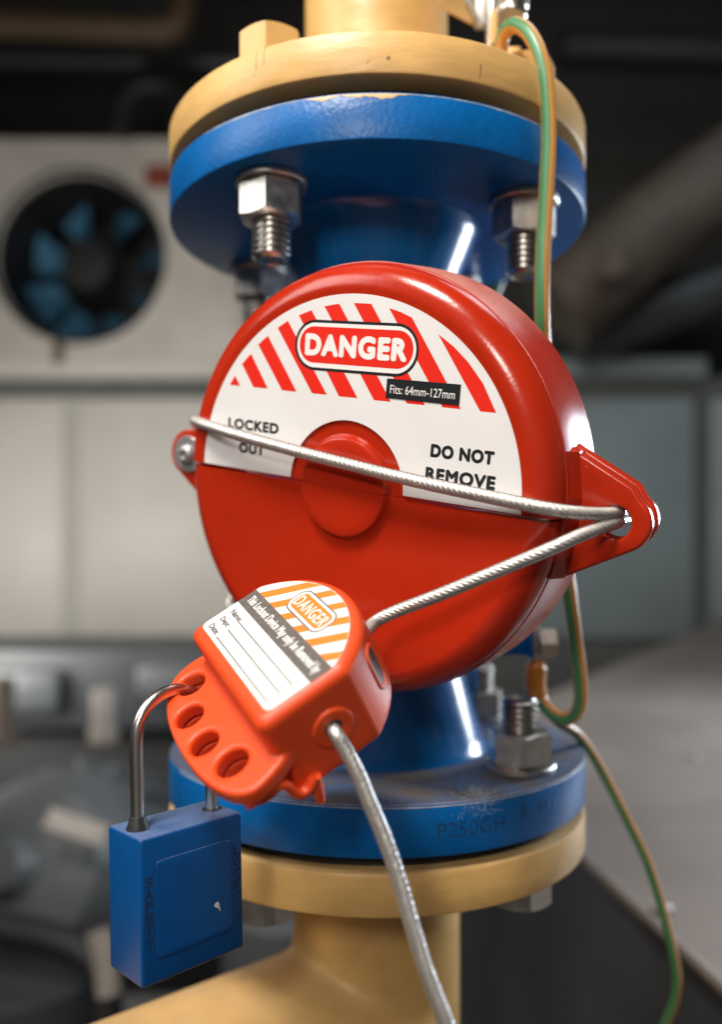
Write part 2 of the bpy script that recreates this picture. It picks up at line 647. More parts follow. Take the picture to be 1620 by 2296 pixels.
obj('lower_neck', V(lathe([(0.034, LT - .001), (0.0555, LT - .0005), (0.0528, LT + .002), (0.0515, LT + .006), (0.0425, LT + .036),
                           (0.0405, LT + .046), (0.042, LT + .058), (0.02, LT + .058)], 96)), M['blue_neck'], valve, 40)
body_prof = [(0.030, UB - .052)]
for i in range(13):
    t = -1 + 2 * i / 12
    body_prof.append((0.040 + 0.016 * math.sqrt(max(0, 1 - t * t)), 0.028 - t * 0.075))
body_prof.append((0.030, LT + .05))
obj('valve_body', V(lathe(body_prof, 64)), M['blue'], valve, 40)


def on_rim(bm, a0, zc, R, k):
    """wrap flat lettering (x along, y up, in m) round the flange rim from azimuth a0 (0 = towards the lens)"""
    for v in bm.verts:
        a = a0 + v.co.x / R
        r = R + v.co.z
        v.co = Vector((r * math.sin(a), -r * math.cos(a), zc + v.co.y))
    return bm


b = text("P250GH", 0, 29, -2.9, 2.9, -0.05, 0.012, spacing=1.05)
obj('stamped_lettering', V(on_rim(b, rad(12.3), -0.1080, RF, 1)), M['stamp'], valve, 0)
b = text("8 . 34", 0, 17, -2.2, 2.2, -0.05, 0.010, spacing=1.0)
obj('stamped_lettering', V(on_rim(b, rad(33.5), -0.1055, RF, 1)), M['stamp'], valve, 0)


def rim_patch(a0, a1, z_top, depth, seed, n=60):
    """thin worn / over-painted band along a flange's top edge with a ragged lower border"""
    rnd = random.Random(seed)
    bm = bmesh.new()
    top, bot = [], []
    ph = [rnd.uniform(0, 6.28) for _ in range(6)]
    for i in range(n + 1):
        t = i / n
        a = rad(a0 + (a1 - a0) * t)
        env = min(1, t * 6, (1 - t) * 6)
        d = depth * env * (0.55 + 0.25 * math.sin(9 * t + ph[0]) + 0.18 * math.sin(23 * t + ph[1]) + 0.10 * math.sin(61 * t + ph[2]))
        d = max(d, 0.00015)
        r = RF + 0.00006
        top.append(bm.verts.new((r * math.sin(a), -r * math.cos(a), z_top)))
        bot.append(bm.verts.new((r * math.sin(a), -r * math.cos(a), z_top - d)))
    up = [bm.verts.new((v.co.x * 0.9915, v.co.y * 0.9915, z_top + 0.00085)) for v in top]
    for i in range(n):
        bm.faces.new((top[i], top[i + 1], bot[i + 1], bot[i]))
        bm.faces.new((top[i], up[i], up[i + 1], top[i + 1]))
    return bm


obj('paint_chip', V(rim_patch(-17, 7, UT - .0008, 0.0021, 3)), M['overpaint'], valve, 60)
obj('paint_chip', V(rim_patch(-46, -16, UT - .0008, 0.0006, 5)), M['bare'], valve, 60)
obj('paint_chip', V(rim_patch(6, 40, UT - .0008, 0.0004, 8)), M['bare'], valve, 60)
obj('paint_chip', V(rim_patch(-60, 70, LT - .0008, 0.0003, 9)), M['bare'], valve, 60)


# ------------------------------------------------------------------ upper and lower yellow pipes
up = thing('yellow_pipe', 'yellow painted pipe end with thick flange above the blue valve', 'pipe', Matrix.Translation((PX, PY, YB)))
U = lambda bm: move(bm, Matrix.Translation((0, 0, -YB)))
obj('flange', U(lathe(flange_prof(RF, YB, YT, 0.03, 0.0012), 160, closed_prof=True)), M['yellow'], up)
obj('neck', U(lathe([(0.03, YT - .001), (0.0432, YT - .0005), (0.0415, YT + .002), (0.0402, YT + .010), (0.0372, YT + .026), (0.0360, YT + .030),
                     (0.0360, YT + .034), (0.03, YT + .034)], 96)), M['yellow'], up, 40)
wb = [(0.0355, YT + .0265), (0.0385, YT + .0275), (0.0398, YT + .0295), (0.0390, YT + .0318), (0.0355, YT + .0325)]
bm = lathe(wb, 120)
for v in bm.verts:
    a = math.atan2(v.co.y, v.co.x)
    f = 1 + 0.010 * math.sin(a * 38) + 0.006 * math.sin(a * 23 + 1)
    v.co.x *= f
    v.co.y *= f
for xs in ([-56.0, .3, .012], [-52.0, 1.2, .013], [42.5, -6.2, .0105], [2.0, -3.0, .004], [-6.0, -4.5, .002]):
    q_ = [(0, 0), (.0003, 0), (.0012 if xs[0] > 30 else .0009, xs[2] * .55), (.0007, xs[2] * .55)] if xs[0] < 0 or xs[0] > 30 else [(0, 0), (.0012, -.0006), (.0016, .0006), (.0006, .0012)]
    sc_ = plate([q_], -.0002, .00006)
    sc_ = move(on_rim(sc_, rad(xs[0] * .52), (YB + YT) / 2 + xs[1] * .001, RF, 1), Matrix.Translation((0, 0, -YB)))
    obj('scratch', sc_, M['scr'], up, 0)
obj('weld_bead', U(bm), M['yellow'], up, 60)
obj('pipe_run', U(lathe([(0.0352, YT + .031), (0.0352, YT + .30)], 72)), M['yellow'], up)

low = thing('yellow_pipe', 'yellow painted pipe with flange below the blue valve, branching off to the lower left', 'pipe', Matrix.Translation((PX, PY, WT)))
Lw = lambda bm: move(bm, Matrix.Translation((0, 0, -WT)))
obj('flange', Lw(lathe(flange_prof(RF, WB, WT, 0.03, 0.0014), 160, closed_prof=True)), M['yellow'], low)
bm = rod(0.0412, -0.44, WB - .0, 72)
br = rod(0.050, 0.0, 0.34, 72)
# branch runs level towards the lower left and the photographer
bdir = Vector((-0.80, -0.60, -0.02)).normalized()
br = move(br, Matrix.Translation((0, 0, -0.243)) @ bdir.to_track_quat('Z', 'Y').to_matrix().to_4x4())
tee = remeshed(join(bm, br), 0.0022, 26, 0.5)
bm = bmesh.new()
bm.from_mesh(tee)
bpy.data.meshes.remove(tee)
obj('pipe_run', Lw(bm), M['yellow'], low, 60)
obj('weld_bead', Lw(lathe([(0.040, WB + .0005), (0.0445, WB - .0005), (0.0435, WB - .003), (0.040, WB - .0042)], 96)), M['yellow'], low, 60)


# ------------------------------------------------------------------ flange bolts
def hexprism(af, z0, z1, ch=True, rot=0.0):
    """hexagon across flats af, with turned chamfers at z0 (if ch)"""
    bm = bmesh.new()
    R = af / math.sqrt(3)
    n = 12
    rings = []
    levels = [0, 1] if not ch else [0, 1, 2]
    # side walls: corner ring dips where the chamfer cuts the corners
    pts = []
    for i in range(6):
        for j in range(n):
            a0 = rot + i * PI / 3
            t = j / n
            p = Vector((R * math.cos(a0), R * math.sin(a0))).lerp(Vector((R * math.cos(a0 + PI / 3), R * math.sin(a0 + PI / 3))), t)
            pts.append(p)
    rin = af / 2 * 0.94

    def ring(zf, rf):
        return [bm.verts.new((*(p if rf is None else p.normalized() * rf), zf(p))) for p in pts]
    dz = (z1 - z0)
    s = 1 if dz > 0 else -1
    cham = lambda p: z0 + s * max(0.0, (p.length - rin) * 0.50) if ch else z0
    A = ring(lambda p: z0, rin)
    B = ring(cham, None)
    cham2 = lambda p: z1 - s * max(0.0, (p.length - rin) * 0.30)
    C = ring(cham2, None)
    D = ring(lambda p: z1, rin)
    k = len(pts)
    for P, Q in ((A, B), (B, C), (C, D)):
        for i in range(k):
            bm.faces.new((P[i], P[(i + 1) % k], Q[(i + 1) % k], Q[i]))
    bm.faces.new(A)
    bm.faces.new(D)
    return bm


def thread(r, z0, z1, pitch=0.0026):
    """threaded shank end with a turned chamfer at z0"""
    s = 1 if z1 > z0 else -1
    L = abs(z1 - z0)
    prof = [(0, 0.0006), (r * 0.62, 0.0006), (r * 0.70, 0), (r * 0.80, 0), (r * 0.90, 0.0012)]
    z = 0.0016
    while z + pitch < L:
        prof += [(r * 0.985, z), (r, z + pitch * 0.18), (r, z + pitch * 0.32), (r * 0.82, z + pitch * 0.62), (r * 0.82, z + pitch * 0.80)]
        z += pitch
    prof += [(r * 0.95, L)]
    return lathe([(a, z0 + s * q) for a, q in prof], 48)


def make_bolt(upper):
    root = thing('hex_bolt', 'tmp', 'bolt', Matrix.Identity(4), 'bolts through the upper pair of flanges' if upper else 'bolts through the lower pair of flanges')
    r = 0.0082
    if upper:       # origin at the blue flange's underside; nut below, painted head above
        obj('washer', lathe([(0.0085, -.0028), (0.0148, -.0028), (0.0152, -.0022), (0.0152, -.0004), (0.0148, 0.0), (0.0085, 0.0)], 64, closed_prof=True), M['steel'], root)
        obj('nut', hexprism(0.0242, -.0172, -.0029, rot=0.30), M['steel'], root)
        obj('threaded_end', thread(r, -.0335, -.004), M['thread'], root)
        obj('head', hexprism(0.0238, YT - UB + .0185, YT - UB + .0002, rot=0.30), M['yellow'], root)
        obj('shank', rod(r, -.004, YT - UB + .002, 32), M['thread'], root)
    else:           # origin at the lower blue flange's top
        obj('washer', lathe([(0.0085, .0028), (0.0150, .0028), (0.0155, .0022), (0.0155, .0004), (0.0150, 0.0), (0.0085, 0.0)], 64, closed_prof=True), M['steel'], root)
        obj('nut', hexprism(0.0242, .0168, .0029, rot=0.20), M['steel'], root)
        obj('threaded_end', thread(r, .0310, .004), M['thread'], root)
        obj('head', hexprism(0.0238, WB - LT - .0155, WB - LT - .0002, rot=0.30), M['steel'], root)
        obj('shank', rod(r, WB - LT - .002, .004, 32), M['thread'], root)
    return root


def copy_thing(t):
    c = t.copy()
    COL.objects.link(c)
    for ch in t.children:
        q = ch.copy()
        COL.objects.link(q)
        q.parent = c
    return c


PCD = 0.0784
ub = make_bolt(True)
lb = make_bolt(False)
ul = {-35: 'hex bolt hanging clear at front left under the upper blue flange',
      55: 'hex bolt under the upper blue flange at right, behind the striped wire',
      235: 'hex bolt at rear left of the upper blue flange, above the red disc',
      145: 'hex bolt at rear right of the upper blue flange, behind the blue neck'}
ll = {52: 'hex bolt standing on the lower blue flange at right, beside the wire lug',
      -38: 'hex bolt of the lower flange at front left, its head beside the padlock',
      132: 'hex bolt standing at rear right on the lower blue flange, beside the blue neck',
      232: 'hex bolt at rear left of the lower blue flange'}
for k, (a, lab) in enumerate(ul.items()):
    o = ub if k == 0 else copy_thing(ub)
    o.matrix_world = Matrix.Translation((PX + PCD * math.sin(rad(a)), PY - PCD * math.cos(rad(a)), UB)) @ Matrix.Rotation(rad({-35: 9, 55: 42.5}.get(a, 25)), 4, 'Z')
    o['label'] = lab
for k, (a, lab) in enumerate(ll.items()):
    if a == 232:
        continue
    o = lb if k == 0 else copy_thing(lb)
    o.matrix_world = Matrix.Translation((PX + PCD * math.sin(rad(a)), PY - PCD * math.cos(rad(a)), LT)) @ Matrix.Rotation(rad({52: 21.5, -38: 40}.get(a, 5)), 4, 'Z')
    o['label'] = lab

# ------------------------------------------------------------------ red valve lockout (round cover)
RD = [[0.8451700639564859, 0.06839392424940469, -0.530103606965239],
      [-0.5052502742090141, -0.22134587663261568, -0.8341032090271893],
      [-0.1743838392842233, 0.972794055298194, -0.15251885972885]]
CD = [-0.006045323143681113, 0.29542947931246166, 0.020250656166292708]
MD = frame(RD, CD)
disc = thing('valve_lockout_cover', 'big round red plastic valve lockout cover with a white danger label', 'valve lockout', MD)


def shell_prof(dr, dz):
    p = [(24.2, -0.7), (24.6, -0.05), (68.0, -0.05), (69.2, 0.15), (70.8, 0.05), (72.6, -0.45), (74.4, -1.35), (76.0, -2.6), (77.3, -4.2),
         (78.3, -6.2), (78.8, -8.2), (79.0, -9.2)]
    s = [(79.3, -9.3), (79.5, -10.0), (80.9, -34.8), (80.6, -35.8), (79.6, -36.2), (78.2, -36.0), (76.5, -12.0), (74, -5.5), (60, -3.2), (19, -3.2)]
    core = [(19, -0.75)]
    if dr:                     # the lower half has no label and no step round the knob
        core, p[0], p[1] = [(19, -0.12)], (24.2, -0.08), (24.6, -0.07)
    f = lambda L: [((r - (dr if r > 30 else 0)) * .001, (z - dz) * .001) for r, z in L]
    return f(core + p), f(s)


for nm, a0, a1, dr, dz in (('upper_shell', rad(0.38), rad(179.5), 0.0, 0.0), ('lower_shell', rad(180.55), rad(359.62), 0.55, 0.55)):
    pr, sd = shell_prof(dr, dz)
    bm = lathe(pr + sd, 110, a0, a1, closed_prof=True)
    bmesh.ops.recalc_face_normals(bm, faces=bm.faces)
    lim = (78.95 - dr) * .001
    for f in bm.faces:
        c = f.calc_center_median()
        if math.hypot(c.x, c.y) > lim and c.z < -.0090:
            f.material_index = 1
    obj(nm, bm, [M['red'], M['red_side']], disc, 24)
# centre knob in two halves
kp = [(16.0, -3.0), (19.4, -3.0), (19.2, -0.6), (18.9, -0.5), (18.6, 0.0), (17.9, 1.5), (17.6, 2.0), (17.0, 2.25), (14, 2.35), (0.2, 2.35), (0.2, -3)]
for a0, a1 in ((rad(0.5), rad(180)), (rad(180.3), rad(360.0))):
    obj('knob', move(lathe(sc(kp), 64, a0, a1, closed_prof=True), Matrix.Translation((0, .0003, 0))), M['red'], disc, 35)

# lock ears on the right, two plates with a hole for the cable
ear_out = [(72, 26.0), (77.5, 22.2), (97.5, 12.6)] + circ(95.3, 0.6, 9.6, 16, rad(58), rad(-62)) + [(78.5, -20.8), (72, -23.5)]
for z1, z0, sh in ((-15.0, -19.2, 0.0), (-20.2, -24.6, 0.6)):
    o2 = [(x + (sh if x > 75 else 0), y + sh) for x, y in ear_out]
    obj('lock_ear', plate([sc(o2), sc(circ(93.0, 0.4, 5.4, 40))], z0 * .001, z1 * .001, 0.0013, 4), M['red'], disc, 40)
# gusset that ties the ears to the rim
bm = bmesh.new()
G = []
for y in (21.6, 7, -7, -20.4):
    rr = math.sqrt(79.2 ** 2 - y * y)
    G.append([bm.verts.new((q * .001, y * .001, w * .001)) for q, w in ((rr - 5, -8.9), (rr + 0.1, -9.4), (rr + 3.2, -15.1), (rr + 3.2, -24), (rr - 5, -24))])
for A, B in zip(G, G[1:]):
    for k in range(5):
        bm.faces.new((A[k], A[(k + 1) % 5], B[(k + 1) % 5], B[k]))
bm.faces.new(G[0])
bm.faces.new(G[-1])
obj('ear_gusset', bm, M['red'], disc, 0)
# hinge ear on the left, with steel washer and rivet
he = [(-74, 21)] + circ(-90.5, 0.8, 10.3, 22, rad(82), rad(222)) + [(-72, -25), (-66, -10), (-66, 18)]
for z1, z0 in ((-15.0, -19.5), (-20.2, -25.0)):
    obj('hinge_ear', plate([sc(he)], z0 * .001, z1 * .001, 0.0006, 2), M['red'], disc, 40)
w_ = obj('hinge_washer', move(lathe(sc([(3, 0), (7.6, 0), (7.8, .2), (7.8, .7), (7.6, .9), (3, .9)]), 64, closed_prof=True), Matrix.Translation((-.0905, .0008, -.0149))), M['rivet'], disc)
dome = [(0, 3.6), (2.0, 3.45), (3.3, 2.9), (4.3, 2.0), (4.9, 0.8), (5.0, 0), (0, 0)]
dome = [(0, 1.3), (1.9, 1.3), (2.1, 1.5), (2.2, 2.5), (2.9, 2.3), (3.7, 1.6), (4.2, 0.6), (4.3, 0), (0, 0)]
obj('rivet', move(lathe(sc(dome), 48), Matrix.Translation((-.0905, .0008, -.0137))), M['rivet'], disc, 40)

# label on the upper half
T0 = -0.05
out = circ(0, 0, 67.5, 120, math.asin(0.9 / 67.5), PI - math.asin(0.9 / 67.5))
inn = circ(0, 0, 24.3, 60, PI - math.asin(0.9 / 24.3), math.asin(0.9 / 24.3))
lab = obj('label_sticker', plate([sc(out + inn)], T0 * .001, .00010), M['white'], disc, 0)
stripes = [[(-53.0, 36.4), (-55.4, 32.6), (-50.3, 32.6)],
           [(-45.5, 44.9), (-49.7, 40.8), (-43.7, 32.6), (-36.8, 32.6)],
           [(-37.8, 51.8), (-42.2, 48.4), (-30.1, 32.5), (-23.4, 32.5)],
           [(-28.9, 57.5), (-33.4, 54.8), (-16.4, 32.5), (-9.9, 32.5)],
           [(-18.6, 61.5), (-24.0, 59.6), (-4.7, 32.4), (3.1, 32.4)],
           [(-6.9, 64.0), (-13.1, 63.0), (9.9, 32.3), (16.7, 32.3)],
           [(6.2, 64.3), (-0.9, 64.4), (22.9, 32.3), (29.9, 32.3)],
           [(22.3, 60.3), (18.0, 61.9), (13.3, 63.1), (36.4, 32.2), (43.1, 32.2)],
           [(32.5, 55.5), (38.6, 51.7), (44.3, 47.1), (50.2, 40.7), (55.5, 32.1), (50.0, 32.1)]]
for s_ in stripes:
    obj('stripe', plate([sc(s_)], .00005, .00014), M['pred'], lab, 0)
bad = obj('danger_badge', plate([sc(rrect(-25.0, 25.9, 40.75, 58.3, 8.6))], .00005, .00018), M['pblack'], lab, 0)
obj('badge_border', plate([sc(rrect(-24.0, 25.0, 41.75, 57.3, 7.7))], .00005, .00022), M['pwhite'], lab, 0)
obj('badge_field', plate([sc(rrect(-22.9, 23.9, 43.4, 56.0, 6.1))], .00005, .00026), M['pred'], lab, 0)
obj('danger_lettering', text("DANGER", -19.9, 21.1, 46.3, 53.0, .20, .30, bold=0.060, spacing=1.14), M['pwhite'], lab, 0)
obj('locked_lettering', text("LOCKED", -55.3, -31.1, 16.3, 19.9, .05, .16, bold=0.055, spacing=1.12), M['pblack'], lab, 0)
obj('out_lettering', text("OUT", -49.5, -37.4, 7.4, 11.0, .05, .16, bold=0.055, spacing=1.12), M['pblack'], lab, 0)
obj('do_not_lettering', text("DO NOT", 33.8, 56.2, 15.7, 19.6, .05, .16, bold=0.055, spacing=1.12), M['pblack'], lab, 0)
obj('remove_lettering', text("REMOVE", 32.6, 57.5, 7.7, 11.7, .05, .16, bold=0.055, spacing=1.12), M['pblack'], lab, 0)
siz = obj('size_strip', plate([sc([(14.65, 40.0), (14.6, 33.5), (42.4, 33.3), (42.4, 40.0)])], .00005, .00034), M['pblack'], disc, 0)
obj('size_lettering', text("Fits: 64mm-127mm", 16.2, 40.7, 35.1, 38.0, .30, .40), M['pwhite'], siz, 0)

# ------------------------------------------------------------------ orange cable lockout
RK = [[0.47495057861983636, 0.8085055106125683, -0.3474777506226737],
      [-0.8131261506302382, 0.2521962031128007, -0.5246169443477198],
      [-0.3365231210926434, 0.5317103670651886, 0.7771977062018832]]
KS = 0.88
CK = [-0.060890316622646774 * KS, 0.31011469444499884 * KS, -0.030828122971382783 * KS]
MK = frame(RK, CK)
k1 = KS * .001
lock = thing('cable_lockout', 'orange plastic cable lockout box with four padlock holes and a danger label', 'cable lockout', MK)


def K(x, y, z):
    return MK @ Vector((x * k1, y * k1, z * k1))


def kp_(pts):
    return [(x * k1, y * k1) for x, y in pts]


# main box: a D-shaped block, flat towards the padlock plate
RB = 41.6
cx, cy = 33.0, 7.3
xl, xr, yb = -2.6, 69.0, -5.2
aR = math.asin(min(1, (xr - cx) / RB))
D_out = []
D_out += [(xl, yb), (xr, yb)]
aa = math.acos((xr - cx) / RB)
D_out += circ(cx, cy, RB, 44, aa, PI - math.acos((cx - xl) / RB))
D_out = round_poly(D_out[:2], 0) + D_out[2:]
main = plate([kp_(round_poly(D_out, [4, 4] + [0] * (len(D_out) - 2)))], -36.2 * k1, 0, 4.2 * k1, 4)
# padlock plate with four holes
pl_out = [(-6.0, -2), (-6.5, -12)] + [(-3.5, -19.5), (4, -24.8), (14, -28.2), (24, -29.6), (34, -30.0), (46, -29.5), (57, -27.8), (65, -25.2), (71, -21.5), (74, -17), (73.5, -11)] + [(70, -2), (66, 4), (2, 4)]
pl_out = [tuple(v) for v in [(p.x, p.y) for p in spline([Vector((*q, 0)) for q in pl_out], 3.0)]]
holes = [(6.2, -14.6, 5.4), (22.6, -21.2, 5.3), (40.2, -21.6, 5.3), (57.0, -17.2, 5.7)]
pl = plate([kp_(pl_out)] + [kp_(circ(x, y, r, 40)) for x, y, r in holes], -21.8 * k1, -15.2 * k1, 1.6 * k1, 4)
low_blk = plate([kp_(rrect(1, 68.5, -4.6, 20, 3))], -32.0 * k1, -20 * k1, 1.5 * k1, 2)
me = remeshed(join(join(main, pl), low_blk), 0.55 * k1, 7, 0.5)
obj('body', me, M['orange'], lock, 60)
# grommet ring on the right-hand side face, with a dark bore
gm = Matrix.Translation((69.0 * k1, 15.7 * k1, -18.3 * k1)) @ Matrix.Rotation(rad(90), 4, 'Y')
g_ = [(3.1, -2.0), (3.1, .25), (3.6, .9), (5.0, 1.0), (6.4, 1.05), (7.2, .9), (7.7, .4), (7.8, -1.5)]
grom = obj('grommet', move(lathe([(r * k1, z * k1) for r, z in g_], 64), gm), M['orange'], lock, 45)
obj('bore', move(lathe([(r * k1, z * k1) for r, z in [(0, .35), (3.3, .35), (3.3, -.5), (0, -.5)]], 32), gm), M['rubber'], grom, 45)
# cable slot on the round shoulder
sl_n = Vector((58.5 - 33.0, 40.2 - 7.3, 0)).normalized()
sm = Matrix.Translation(Vector((33.0, 7.3, 0)) * k1 + sl_n * (RB - 0.2) * k1 + Vector((0, 0, -16.5 * k1)))
sm = sm @ Matrix([[0, -sl_n.y, sl_n.x, 0], [0, sl_n.x, sl_n.y, 0], [1, 0, 0, 0], [0, 0, 0, 1]])
slot = obj('slot_rim', move(plate([kp_(rrect(-9.5, 9.5, -4.6, 4.6, 4.5)), kp_(rrect(-7.6, 7.6, -2.7, 2.7, 2.6))], -2.0 * k1, 0.7 * k1, 0.55 * k1, 2), sm), M['orange'], lock, 40)
obj('slot_bore', move(plate([kp_(rrect(-7.6, 7.6, -2.7, 2.7, 2.6))], -1.0 * k1, 0.35 * k1), sm), M['rubber'], slot, 0)
# spring lever under the plate: a wavy strip seen edge-on at the right
wav = spline([Vector((0, y, z)) for y, z in [(-20.5, -21.6), (-19.0, -22.2), (-13.8, -23.0), (-9.6, -22.8), (-7.4, -24.0), (-6.4, -27.0), (-5.8, -30.0), (-4.0, -32.3),
                                              (-1.2, -32.4), (1.2, -30.9), (2.6, -29.8)]], 0.7)
bm = bmesh.new()
th_ = 1.6
rows = []
for i, p in enumerate(wav):
    t = (wav[min(i + 1, len(wav) - 1)] - wav[max(i - 1, 0)]).normalized()
    nn = Vector((0, -t.z, t.y))
    ring = []
    for xx, sg, ins in ((65, 1, 1), (71.6, 1, .7), (72.4, .55, 1), (72.4, -.55, 1), (71.6, -1, .7), (65, -1, 1)):
        q = p + nn * th_ * sg
        ring.append(bm.verts.new((xx * k1, q.y * k1, q.z * k1)))
    rows.append(ring)
for A, B in zip(rows, rows[1:]):
    for j in range(6):
        bm.faces.new((A[j], A[(j + 1) % 6], B[(j + 1) % 6], B[j]))
bm.faces.new(rows[0])
bm.faces.new(rows[-1])
lev = obj('lever', bm, M['orange'], lock, 50)
jaw = [(p[0] * .90 + 3.3, p[1] * .86 - 0.6) for p in pl_out]
obj('lever_jaw', plate([kp_(jaw)] + [kp_(circ(x, y - .2, r + .2, 32)) for x, y, r in holes], -27.5 * k1, -22.2 * k1, .8 * k1, 2), M['orange'], lev, 50)
tabp = [Vector((0, y, z)) * k1 for y, z in [(2.5, -29.6), (1.6, -33), (0.6, -37), (0.0, -40.4)]]
tb = tube(spline([p + Vector((70.3 * k1, 0, 0)) for p in tabp], 0.001), lambda a, s: 2.1 * k1 * (1.0 if s < 9.3 * k1 else 0.75), 18)
obj('lever_tab', tb, M['orange'], lev, 60)

# its label
arc_l = []
for i in range(41):
    a = rad(28.5) + (rad(151.5) - rad(28.5)) * i / 40
    arc_l.append((32.8 + 38.0 * math.cos(a), 7.3 + 38.0 * math.sin(a)))
lw_out = [(0.2, 25.2)] + [(0.2, 3)] + circ(3.0, 3.0, 2.8, 8, PI, 1.5 * PI) + circ(63.0, 2.9, 2.8, 8, -PI / 2, 0) + [(65.9, 25.2)] + [p for p in arc_l if 0.3 < p[0] < 65.8 and p[1] > 25.3]
kl = obj('label_sticker', plate([kp_(lw_out)], -.3 * k1, .10 * k1), M['white2'], lock, 0)
lo = [(3.5, 8.5), (13.3, 18.2), (23.8, 28.7), (34.5, 39.6), (45.2, 50.4), (56.4, 61.3)]
hi = [((15.9, 41.1), (23.2, 44.1)), ((28.9, 44.9), (33.9, 45.2)), ((39.4, 44.6), (43.1, 43.8)), ((48.1, 42.0), (51.6, 40.2)), ((55.3, 37.7), (58.3, 35.4)), ((62.1, 31.6), (64.1, 28.6))]
for (a, b), (p, q) in zip(lo, hi):
    obj('stripe', plate([kp_([(a, 25.0), p, q, (b, 25.0)])], .02 * k1, .13 * k1), M['porange'], kl, 0)
obj('grey_band', plate([kp_([(0.2, 16.7), (65.9, 16.6), (65.9, 25.15), (0.2, 25.1)])], .02 * k1, .15 * k1), M['pgrey'], kl, 0)
obj('danger_badge', plate([kp_(rrect(19.4, 46.3, 28.3, 39.7, 4.2))], .02 * k1, .17 * k1), M['pgrey'], kl, 0)
obj('badge_border', plate([kp_(rrect(20.0, 45.7, 28.9, 39.1, 3.7))], .02 * k1, .20 * k1), M['white2'], kl, 0)
obj('badge_field', plate([kp_(rrect(21.2, 44.6, 30.0, 38.0, 2.7))], .02 * k1, .23 * k1), M['porange'], kl, 0)
obj('danger_lettering', text("DANGER", 22.0, 43.9, 31.4, 36.6, .2, .27, bold=0.012, k=k1, spacing=1.14), M['white2'], kl, 0)
obj('warning_lettering', text("This Lockout Device May only be Removed by", 3.3, 63.4, 18.3, 23.0, .1, .20, bold=0.025, k=k1, spacing=1.06), M['white2'], kl, 0)
obj('name_lettering', text("Name:", 3.9, 12.8, 11.7, 14.0, .05, .15, k=k1, bold=0.035), M['pgrey'], kl, 0)
obj('dept_lettering', text("Dept:", 3.9, 11.2, 6.4, 9.2, .05, .15, k=k1, bold=0.035), M['pgrey'], kl, 0)
obj('date_lettering', text("Date:", 3.9, 11.2, 2.2, 4.5, .05, .15, k=k1, bold=0.035), M['pgrey'], kl, 0)
for y in (11.8, 7.0, 2.2):
    obj('writing_line', plate([kp_([(13.0, y - .24), (61.8, y - .24), (61.8, y + .24), (13.0, y + .24)])], .02 * k1, .14 * k1), M['pgrey'], kl, 0)

# ------------------------------------------------------------------ blue padlock
RP = [[0.716051491352, -0.020034461842, 0.697759902883],
      [0.698042222061, 0.016677291990, -0.715862363973],
      [0.002705171576, 0.999660186399, 0.025926700063]]
CP = [-0.053403106605, 0.262382534001, -0.112907211303]
MP = frame(RP, CP)
pad = thing('padlock', 'blue safety padlock hanging from the orange lockout by its steel shackle', 'padlock', MP)
bx = box(-.0190, .0190, -.0227, .0227, -.0208, 0, 0.0011, 3)
obj('body', bx, M['blue_lock'], pad, 40)
obj('raised_panel', plate([sc(rrect(-14.0, 14.3, -15.3, 14.9, 2.2))], -.0006, .00026, .00024, 2), M['blue_lock'], pad, 40)
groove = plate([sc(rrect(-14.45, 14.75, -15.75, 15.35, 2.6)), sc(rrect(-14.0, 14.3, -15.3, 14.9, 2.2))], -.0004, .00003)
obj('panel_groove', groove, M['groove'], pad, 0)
for word, xc, ys, dx in (("SAFETY", -16.3, 9.9, 0.0), ("LOCKOUT", 16.75, 10.6, 0.0)):
    bm = None
    n = len(word)
    y0, y1 = (10.9, -11.4) if word == "SAFETY" else (12.1, -13.7)
    pitch = (y0 - y1) / n
    for i, chx in enumerate(word):
        t = text(chx, xc - 1.2, xc + 1.2, y0 - pitch * i - pitch * .86, y0 - pitch * i - pitch * .06, -.2, .04, bold=0.035)
        bm = t if bm is None else join(bm, t)
    obj('embossed_lettering', bm, M['blue_ink'], pad, 0)
arch = [Vector((-.0140, .0195, -.0104)), Vector((-.0140, .035, -.0104))]
arch += [Vector((14.0 * math.cos(a) * .001, (51 + 14.0 * math.sin(a)) * .001, -.0104)) for a in [PI * (1 - i / 16) for i in range(17)]]
arch += [Vector((.0140, .035, -.0104)), Vector((.0140, .0195, -.0104))]
obj('shackle', tube(spline(arch, .0012), lambda a, s: .00212, 28), M['chrome'], pad, 60)
rc = [(2.1, 4.0), (2.45, 4.0), (2.9, 2.2), (3.7, 0.2), (3.7, -.5), (2.1, -.5)]
rotx = Matrix.Rotation(rad(-90), 4, 'X')
obj('shackle_collar', move(lathe(sc(rc), 40, closed_prof=True), Matrix.Translation((-.0140, .0227, -.0104)) @ rotx), M['rubber'], pad, 45)
rc2 = [(2.1, .3), (3.3, .15), (3.6, -.4), (2.1, -.4)]
obj('shackle_collar', move(lathe(sc(rc2), 40, closed_prof=True), Matrix.Translation((.0140, .0227, -.0104)) @ rotx), M['rubber'], pad, 45)
# a scuff on the panel
sp = [(7.2, -5.2), (7.7, -4.5), (8.6, -4.2), (9.1, -5.0), (9.3, -6.0), (9.6, -7.6), (8.9, -6.9), (8.6, -6.1), (7.9, -6.0)]
obj('scuff', plate([sc(sp)], .0002, .00034), M['bare'], pad, 0)

# ------------------------------------------------------------------ steel cable
cabt = thing('locking_cable', 'clear coated braided steel cable strung across the red cover and into the orange lockout', 'cable', Matrix.Translation(K(69, 15.7, -18.3)))


def D3(px, py, w):
    return on_plane(px, py, MD, w * .001)


